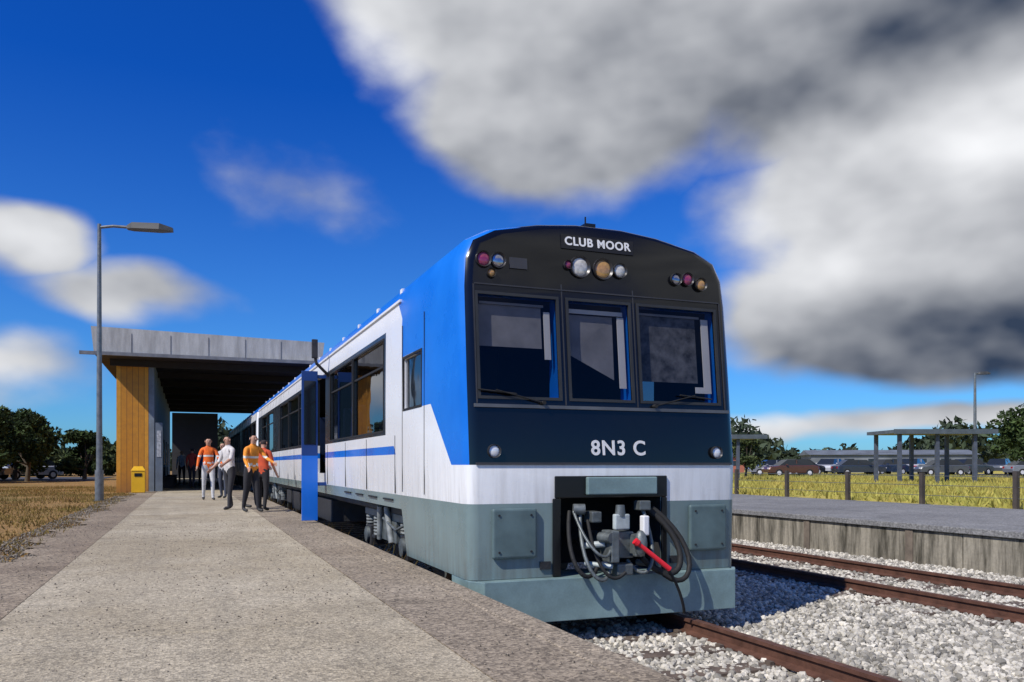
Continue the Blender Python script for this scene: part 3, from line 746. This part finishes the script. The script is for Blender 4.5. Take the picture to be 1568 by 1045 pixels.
tyre=mat('tyre',(.02,.02,.02),.85); cglass=mat('car_glass',(.02,.025,.03),.08,0,.1); lampm=mat('car_lamp',(.7,.7,.7),.2); taill=mat('tail_lamp',(.4,.01,.01),.3)
def car(x,y,z,ang,col,s=1.):
    e=empty('parked_car',(x,y,z)); M=Matrix.Translation((x,y,z))@Matrix.Rotation(ang,4,'Z')@Matrix.Scale(s,4)
    paint=mat('car_paint',col,.25,.2,.05,1,coat=.8)
    P=[(-2.15,.35),(-2.18,.62),(-2.05,.82),(-1.2,.93),(1.75,.96),(2.1,.88),(2.15,.6),(2.1,.32)]
    g=MB(); n=len(P); V=[]
    for yy,ins in((-.86,.04),(-.80,0),(.80,0),(.86,.04)):
        for px,pz in P: V.append(M@Vector((px*(1-ins),yy,pz-(.05 if (pz>.8 and ins) else 0))))
    for k in range(3):
        for i in range(n): g.add([V[k*n+i],V[k*n+(i+1)%n],V[(k+1)*n+(i+1)%n],V[(k+1)*n+i]],[(0,1,2,3)])
    g.add(V[:n],[tuple(range(n))]); g.add(V[3*n:],[tuple(range(n-1,-1,-1))])
    C=[(-1.25,.92,.76),(-.5,1.42,.60),(1.15,1.44,.60),(1.85,.95,.74)]
    L=[M@Vector((a,-w,b2)) for a,b2,w in C]; R=[M@Vector((a,w,b2)) for a,b2,w in C]
    for i in range(3): g.add([L[i],L[i+1],R[i+1],R[i]],[(0,1,2,3)],0 if i==1 else 1)
    g.add(L,[(3,2,1,0)],1); g.add(R,[(0,1,2,3)],1)
    for sy in(-1,1):
        g.box(.2,.28,sy*.69-.02,sy*.69+.02,.93,1.40,0,M)
        for a,b2 in((-1.30,.0),(1.30,0)):
            g.cyl(M@Vector((a,sy*.70,.32)),M@Vector((a,sy*.875,.32)),.32*s,.32*s,2,18); g.cyl(M@Vector((a,sy*.876,.32)),M@Vector((a,sy*.885,.32)),.18*s,.17*s,3,14)
        g.box(-2.17,-2.05,sy*.62-.16,sy*.62+.16,.62,.76,3,M); g.box(2.06,2.15,sy*.66-.13,sy*.66+.13,.66,.82,4,M)
        g.box(-.75,-.6,sy*.92-.08,sy*.92+.08,.95,1.06,0,M)
    o=g.obj('bodywork',[paint,cglass,tyre,lampm,taill],e)
    bm=bmesh.new(); bm.from_mesh(o.data); bmesh.ops.remove_doubles(bm,verts=bm.verts,dist=.002); bmesh.ops.recalc_face_normals(bm,faces=bm.faces); bm.to_mesh(o.data); bm.free()
cols=[(.30,.31,.33),(.02,.02,.025),(.55,.56,.58),(.04,.05,.07),(.03,.05,.10),(.6,.6,.6),(.10,.11,.12),(.02,.03,.06),(.08,.09,.1),(.25,.26,.28)]
for i,(lat) in enumerate((.315,.35,.385,.42,.452,.487,.52,.555,.59,.63)):
    d=74+5*(i%3); car(d*(lat*.9313+.3642),d*(.9313-lat*.3642),-.975,-.4+.45*(i%3)+(math.pi if i%2 else 0),cols[i],1.+.06*(i%3))
car(47,56,-.985,-.3,(.12,.045,.03))
for i,(x,y) in enumerate(((-14.2,66),(-10.8,68),(-18,67))): car(x,y,-1.03,.15+.5*i,cols[(i*2)%8])

# ------------------------------------------------------------------ people
skin=mat('skin',(.50,.28,.19),.6,0,.08,6)
def person(name,x,y,face,H,shirt,trous,hairc,stride=.0,arms=((0,0),(0,0)),hivis=False,sleeve=True,lean=0.,shoes=(.03,.03,.03),shorts=False):
    s=H/1.75; V=[];E=[];R=[];LB=[]
    def v(p,r,par=None,lb=0):
        V.append(Vector(p)); R.append(r)
        if par is not None: E.append((par,len(V)-1)); LB.append(lb)
        return len(V)-1
    pel=v((0,0,.96),.135); sp=v((0,-.01-lean*.3,1.12),.125,pel,1); ch=v((0,-.015-lean*.7,1.30),.145,sp,1); ub=v((0,-.01-lean,1.43),.095,ch,1)
    nk=v((0,-.02-lean,1.50),.052,ub,0); hb=v((0,-.045-lean,1.575),.072,nk,0); hm=v((0,-.04-lean,1.65),.088,hb,0); cr=v((0,-.03-lean,1.71),.062,hm,0)
    for sd in(-1,1):
        st_=stride*sd
        hp=v((sd*.095,0,.88),.098,pel,2); kn=v((sd*.105,-st_*.5-.02,.50+abs(stride)*.05),.062,hp,2)
        ak=v((sd*.105,-st_*.95+(.03 if st_<0 else 0),.09),.042,kn,4 if shorts else 2)
        he=v((sd*.11,-st_*.95-.02,.045),.04,ak,3); v((sd*.125,-st_*.95-.16,.035),.034,he,3)
        fwd,out=arms[0 if sd<0 else 1]
        sh=v((sd*.175,-.01-lean,1.40),.062,ub,1)
        uz=math.cos(fwd)*.28; uy=-math.sin(fwd)*.28
        el=v((sd*(.215+out*.15),-lean+uy*.8+.02,1.40-uz),.045,sh,1)
        fw2=fwd+.35; wr=v((sd*(.235+out*.25),-lean+uy*.8+.02-math.sin(fw2)*.24,1.40-uz-math.cos(fw2)*.24),.028,el,5 if sleeve else 0)
        w=V[wr]; d=(w-V[el]).normalized(); pm=v(w+d*.06,.032,wr,0); sidev=Vector((0,1,0)).cross(d).normalized() if abs(d.y)<.9 else Vector((1,0,0))
        fv=d.cross(sidev).normalized(); p=V[pm]
        for k,(o,l) in enumerate(((-.030,.06),(-.010,.075),(.010,.07),(.030,.055))):
            a=v(p+fv*o+d*.03,.010,pm,0); c=v(p+fv*o+d*(.03+l*.55)-sidev*sd*.008,.009,a,0); v(p+fv*o+d*(.03+l*.9)-sidev*sd*.022,.008,c,0)
        a=v(p-fv*.04-d*.01,.011,pm,0); v(p-fv*.062+d*.03,.009,a,0)
    me=bpy.data.meshes.new(name); me.from_pydata([tuple(q) for q in V],E,[]); o=bpy.data.objects.new(name,me); COL.objects.link(o)
    md=o.modifiers.new('skin','SKIN'); md.use_smooth_shade=True
    sv=me.skin_vertices[0].data
    for i,r in enumerate(R):
        fx=1.12 if i in(0,1,2) else 1.; sv[i].radius=(r*fx,r*.86 if i in(0,1,2,3) else r); sv[i].use_root=(i==0)
    ss=o.modifiers.new('sub','SUBSURF'); ss.levels=2; ss.render_levels=2
    m2=evaluated(o); bpy.data.objects.remove(o)
    segs=[(V[a],V[b2],l,(R[a]+R[b2])/2) for (a,b2),l in zip(E,LB)]
    hair=mat('hair',hairc,.8); sh=mat('shirt',shirt,.85,0,.3,9); tr=mat('trousers',trous,.9,0,.15,8); so=mat('shoes',shoes,.6); band=mat('reflective_band',(.75,.77,.72),.4); eye=mat('eyes',(.03,.02,.02),.2)
    mats=[skin,sh,tr,so,skin,sh,hair,band,eye]
    g=MB(); g.v=[tuple(q.co) for q in m2.vertices]
    for pgn in m2.polygons:
        c=pgn.center; best=9;lb=0
        for a,b2,l,r in segs:
            ab=b2-a; tt=max(0,min(1,(c-a).dot(ab)/ab.length_squared)); dd=(c-(a+ab*tt)).length-r
            if dd<best: best=dd;lb=l
        if lb==0 and c.z>1.6 and abs(c.x)<.12 and (c.z>1.70 or c.y>-.05-lean): lb=6
        if lb==1 and hivis and (1.02<c.z<1.07 or 1.2<c.z<1.25): lb=7
        g.f.append(list(pgn.vertices)); g.mi.append(lb); g.sm.append(True)
    hy=-.04-lean
    g.ball((0,hy-.088,1.625),(.013,.02,.022),0,8,6)
    for sd in(-1,1): g.ball((sd*.032,hy-.078,1.648),(.012,.008,.008),8,8,5); g.ball((sd*.086,hy+.01,1.63),(.012,.02,.03),0,8,6)
    g.ball((0,hy-.078,1.585),(.024,.008,.006),3,8,5)
    Mx=Matrix.Translation((x,y,-.995))@Matrix.Rotation(face,4,'Z')@Matrix.Scale(s,4)
    g.v=[tuple(Mx@Vector(q)) for q in g.v]
    return g.obj(name,mats)
OR=(.85,.16,.02)
person('person',1.22,18.3,.5,1.66,(.85,.30,.03),(.02,.02,.025),(.05,.03,.02),.12,((.5,.2),(.8,.2)),True,True,.06)
person('person',.84,19.4,-1.0,1.66,(.65,.62,.6),(.03,.03,.035),(.12,.07,.04),.1,((.4,.3),(.7,.2)),False,False,.03)
person('person',1.48,18.7,2.6,1.58,(.55,.08,.03),(.02,.02,.025),(.03,.02,.02),.08,((.2,.1),(.3,.1)),False,False,.03)
person('person',1.34,20.2,1.2,1.72,(.03,.03,.04),(.02,.02,.025),(.03,.02,.02),.1,((.3,.1),(.5,.1)),False,True,.03)
person('person',.50,25.0,.1,1.78,OR,(.55,.55,.55),(.06,.04,.03),.16,((.3,.3),(.5,.4)),True,True)
person('person',.95,26.2,-.6,1.68,(.6,.6,.62),(.05,.06,.09),(.2,.14,.08),.05,((.1,.2),(.6,.1)),False,False)
person('person',.10,38.0,2.8,1.74,(.5,.06,.05),(.04,.04,.06),(.03,.02,.02),.15,((.2,.1),(.2,.1)),False,True)
person('person',.55,41.0,.2,1.70,(.12,.2,.4),(.03,.03,.03),(.1,.07,.05),.1,((.2,.1),(.3,.1)))
person('person',-.35,44.0,0,1.72,(.7,.7,.7),(.05,.05,.06),(.1,.07,.05),.1)

# ------------------------------------------------------------------ sky, sun, camera
sun_dir=Vector((1,.45,-1.15)).normalized()
w=bpy.data.worlds.new('World'); scene.world=w; w.use_nodes=True
t=NT(w.node_tree); bg=w.node_tree.nodes['Background']
sky=t.node('ShaderNodeTexSky'); sky.sky_type='NISHITA'; sky.sun_disc=False
sky.sun_elevation=math.asin(-sun_dir.z); sky.sun_rotation=math.atan2(-sun_dir.x,-sun_dir.y)%(2*math.pi)
sky.air_density=1.0; sky.dust_density=.4; sky.ozone_density=3.
co=t.node('ShaderNodeTexCoord').outputs['Generated']
sx=t.node('ShaderNodeSeparateXYZ'); t.l.new(co,sx.inputs[0])
az=t.m('MULTIPLY',t.m('ARCTAN2',sx.outputs[0],sx.outputs[1]),57.2958); el=t.m('MULTIPLY',t.m('ARCSINE',sx.outputs[2]),57.2958)
cb=t.node('ShaderNodeCombineXYZ'); t.l.new(az,cb.inputs[0]); t.l.new(el,cb.inputs[1]); P=cb.outputs[0]
cst=t.v('MULTIPLY',co,(1,1,1.6)).outputs[0]
nz=t.noise(cst,3.6,3,.5)
wv=t.v('SUBTRACT',nz.outputs['Color'],(.5,.5,.5)); wv=t.v('MULTIPLY',wv.outputs[0],(9,7,0)); PW=t.v('ADD',P,wv.outputs[0]).outputs[0]
fb=t.noise(cst,7,6,.5).outputs['Fac']
fb2=t.noise(t.v('ADD',cst,(-.016,-.010,.045)).outputs[0],7,3,.45).outputs['Fac']
fb3=t.noise(cst,7,3,.45).outputs['Fac']
def blob(src,c,r,rot=0.):
    mp=t.node('ShaderNodeMapping'); mp.vector_type='TEXTURE'
    t.l.new(src,mp.inputs[0]); mp.inputs['Location'].default_value=(c[0],c[1],0); mp.inputs['Rotation'].default_value=(0,0,math.radians(rot)); mp.inputs['Scale'].default_value=(r[0],r[1],1)
    return t.m('SUBTRACT',1.,t.v('LENGTH',mp.outputs[0]).outputs['Value'])
D=None
for c,r,rot,wt in (((21,34),(15.5,11.5),0,1.),((25.5,24.5),(12.5,8),-4,1.),((46,27),(20,10),0,1.),((51,17),(17,9),8,1.),((51,10),(17.5,5.6),0,1.),
                ((-8.5,12.8),(4.6,2.8),0,.7),((-3.5,10.2),(7.5,2.0),-6,.42),((7.5,17.8),(4,2),-15,.12),((-10,6),(5,1.8),0,.3),((48,2.6),(16,1.4),0,.45),
                ((110,30),(45,20),0,1.),((-70,25),(30,12),0,.8),((170,35),(50,15),0,.8)):
    bnode=t.m('MULTIPLY',blob(PW,c,r,rot),wt)
    D=bnode if D is None else t.m('MAXIMUM',D,bnode)
D=t.m('ADD',D,t.m('MULTIPLY',t.m('SUBTRACT',fb,.5),.42))
alpha=t.mr(D,-.05,.26,0,1,True)
relief=t.m('MULTIPLY',t.m('SUBTRACT',fb3,fb2),.62)
lum=t.m('MULTIPLY_ADD',t.m('SUBTRACT',nz.outputs['Fac'],.5),.30,.44)
lum=t.m('ADD',lum,relief); lum=t.m('ADD',lum,t.m('MULTIPLY',t.m('SUBTRACT',fb,.5),.22))
for c,r,rot,wt in (((11,26),(8,10),0,.34),((21,30),(12,6),0,.14),((47,26),(19,6.5),10,-.27),((29,20.5),(16,5),6,-.09),((40,15.5),(9,6),20,.34),((52,19),(11,5.5),18,.40),
                ((51,7.2),(21,5.2),0,-.33),((-9,13.4),(5,3),0,.38),((47,12.5),(9,3.5),10,.16),((-10,6),(6,3),0,.25),((45,2.5),(25,2.2),0,.28)):
    lum=t.m('ADD',lum,t.m('MULTIPLY',t.mr(blob(P,c,r,rot),0,.95,0,1,True),wt))
lum=t.m('MINIMUM',t.m('MAXIMUM',lum,.05),.95)
cc=t.node('ShaderNodeCombineXYZ')
t.l.new(t.m('MULTIPLY_ADD',lum,10.2,-.15),cc.inputs[0]); t.l.new(t.m('MULTIPLY_ADD',lum,10.1,.05),cc.inputs[1]); t.l.new(t.m('MULTIPLY_ADD',lum,9.9,.50),cc.inputs[2])
tint=t.mix(t.mr(el,0,24),(.34,.80,1.35),(.04,.42,1.30))
blue=t.mix(1.,sky.outputs[0],tint,'MULTIPLY')
final=t.mix(alpha,blue,cc.outputs[0])
t.l.new(final,bg.inputs['Color']); bg.inputs['Strength'].default_value=.1

sl=bpy.data.lights.new('sun','SUN'); sl.energy=4.6; sl.angle=math.radians(.5); sl.color=(1,.94,.84)
so=bpy.data.objects.new('sun',sl); so.rotation_euler=sun_dir.to_track_quat('-Z','Y').to_euler(); COL.objects.link(so)
cam=bpy.data.cameras.new('camera'); co_=bpy.data.objects.new('camera',cam); COL.objects.link(co_)
cam.lens=29.0; cam.sensor_width=36; cam.shift_y=.121; cam.clip_end=9000; cam.clip_start=.05
co_.rotation_euler=(math.radians(90),0,-math.radians(21.36)); scene.camera=co_
for o in list(scene.objects):
    if o.parent is None: o.location.z+=EYE
scene.view_settings.view_transform='Standard'; scene.view_settings.look='None'; scene.view_settings.exposure=0
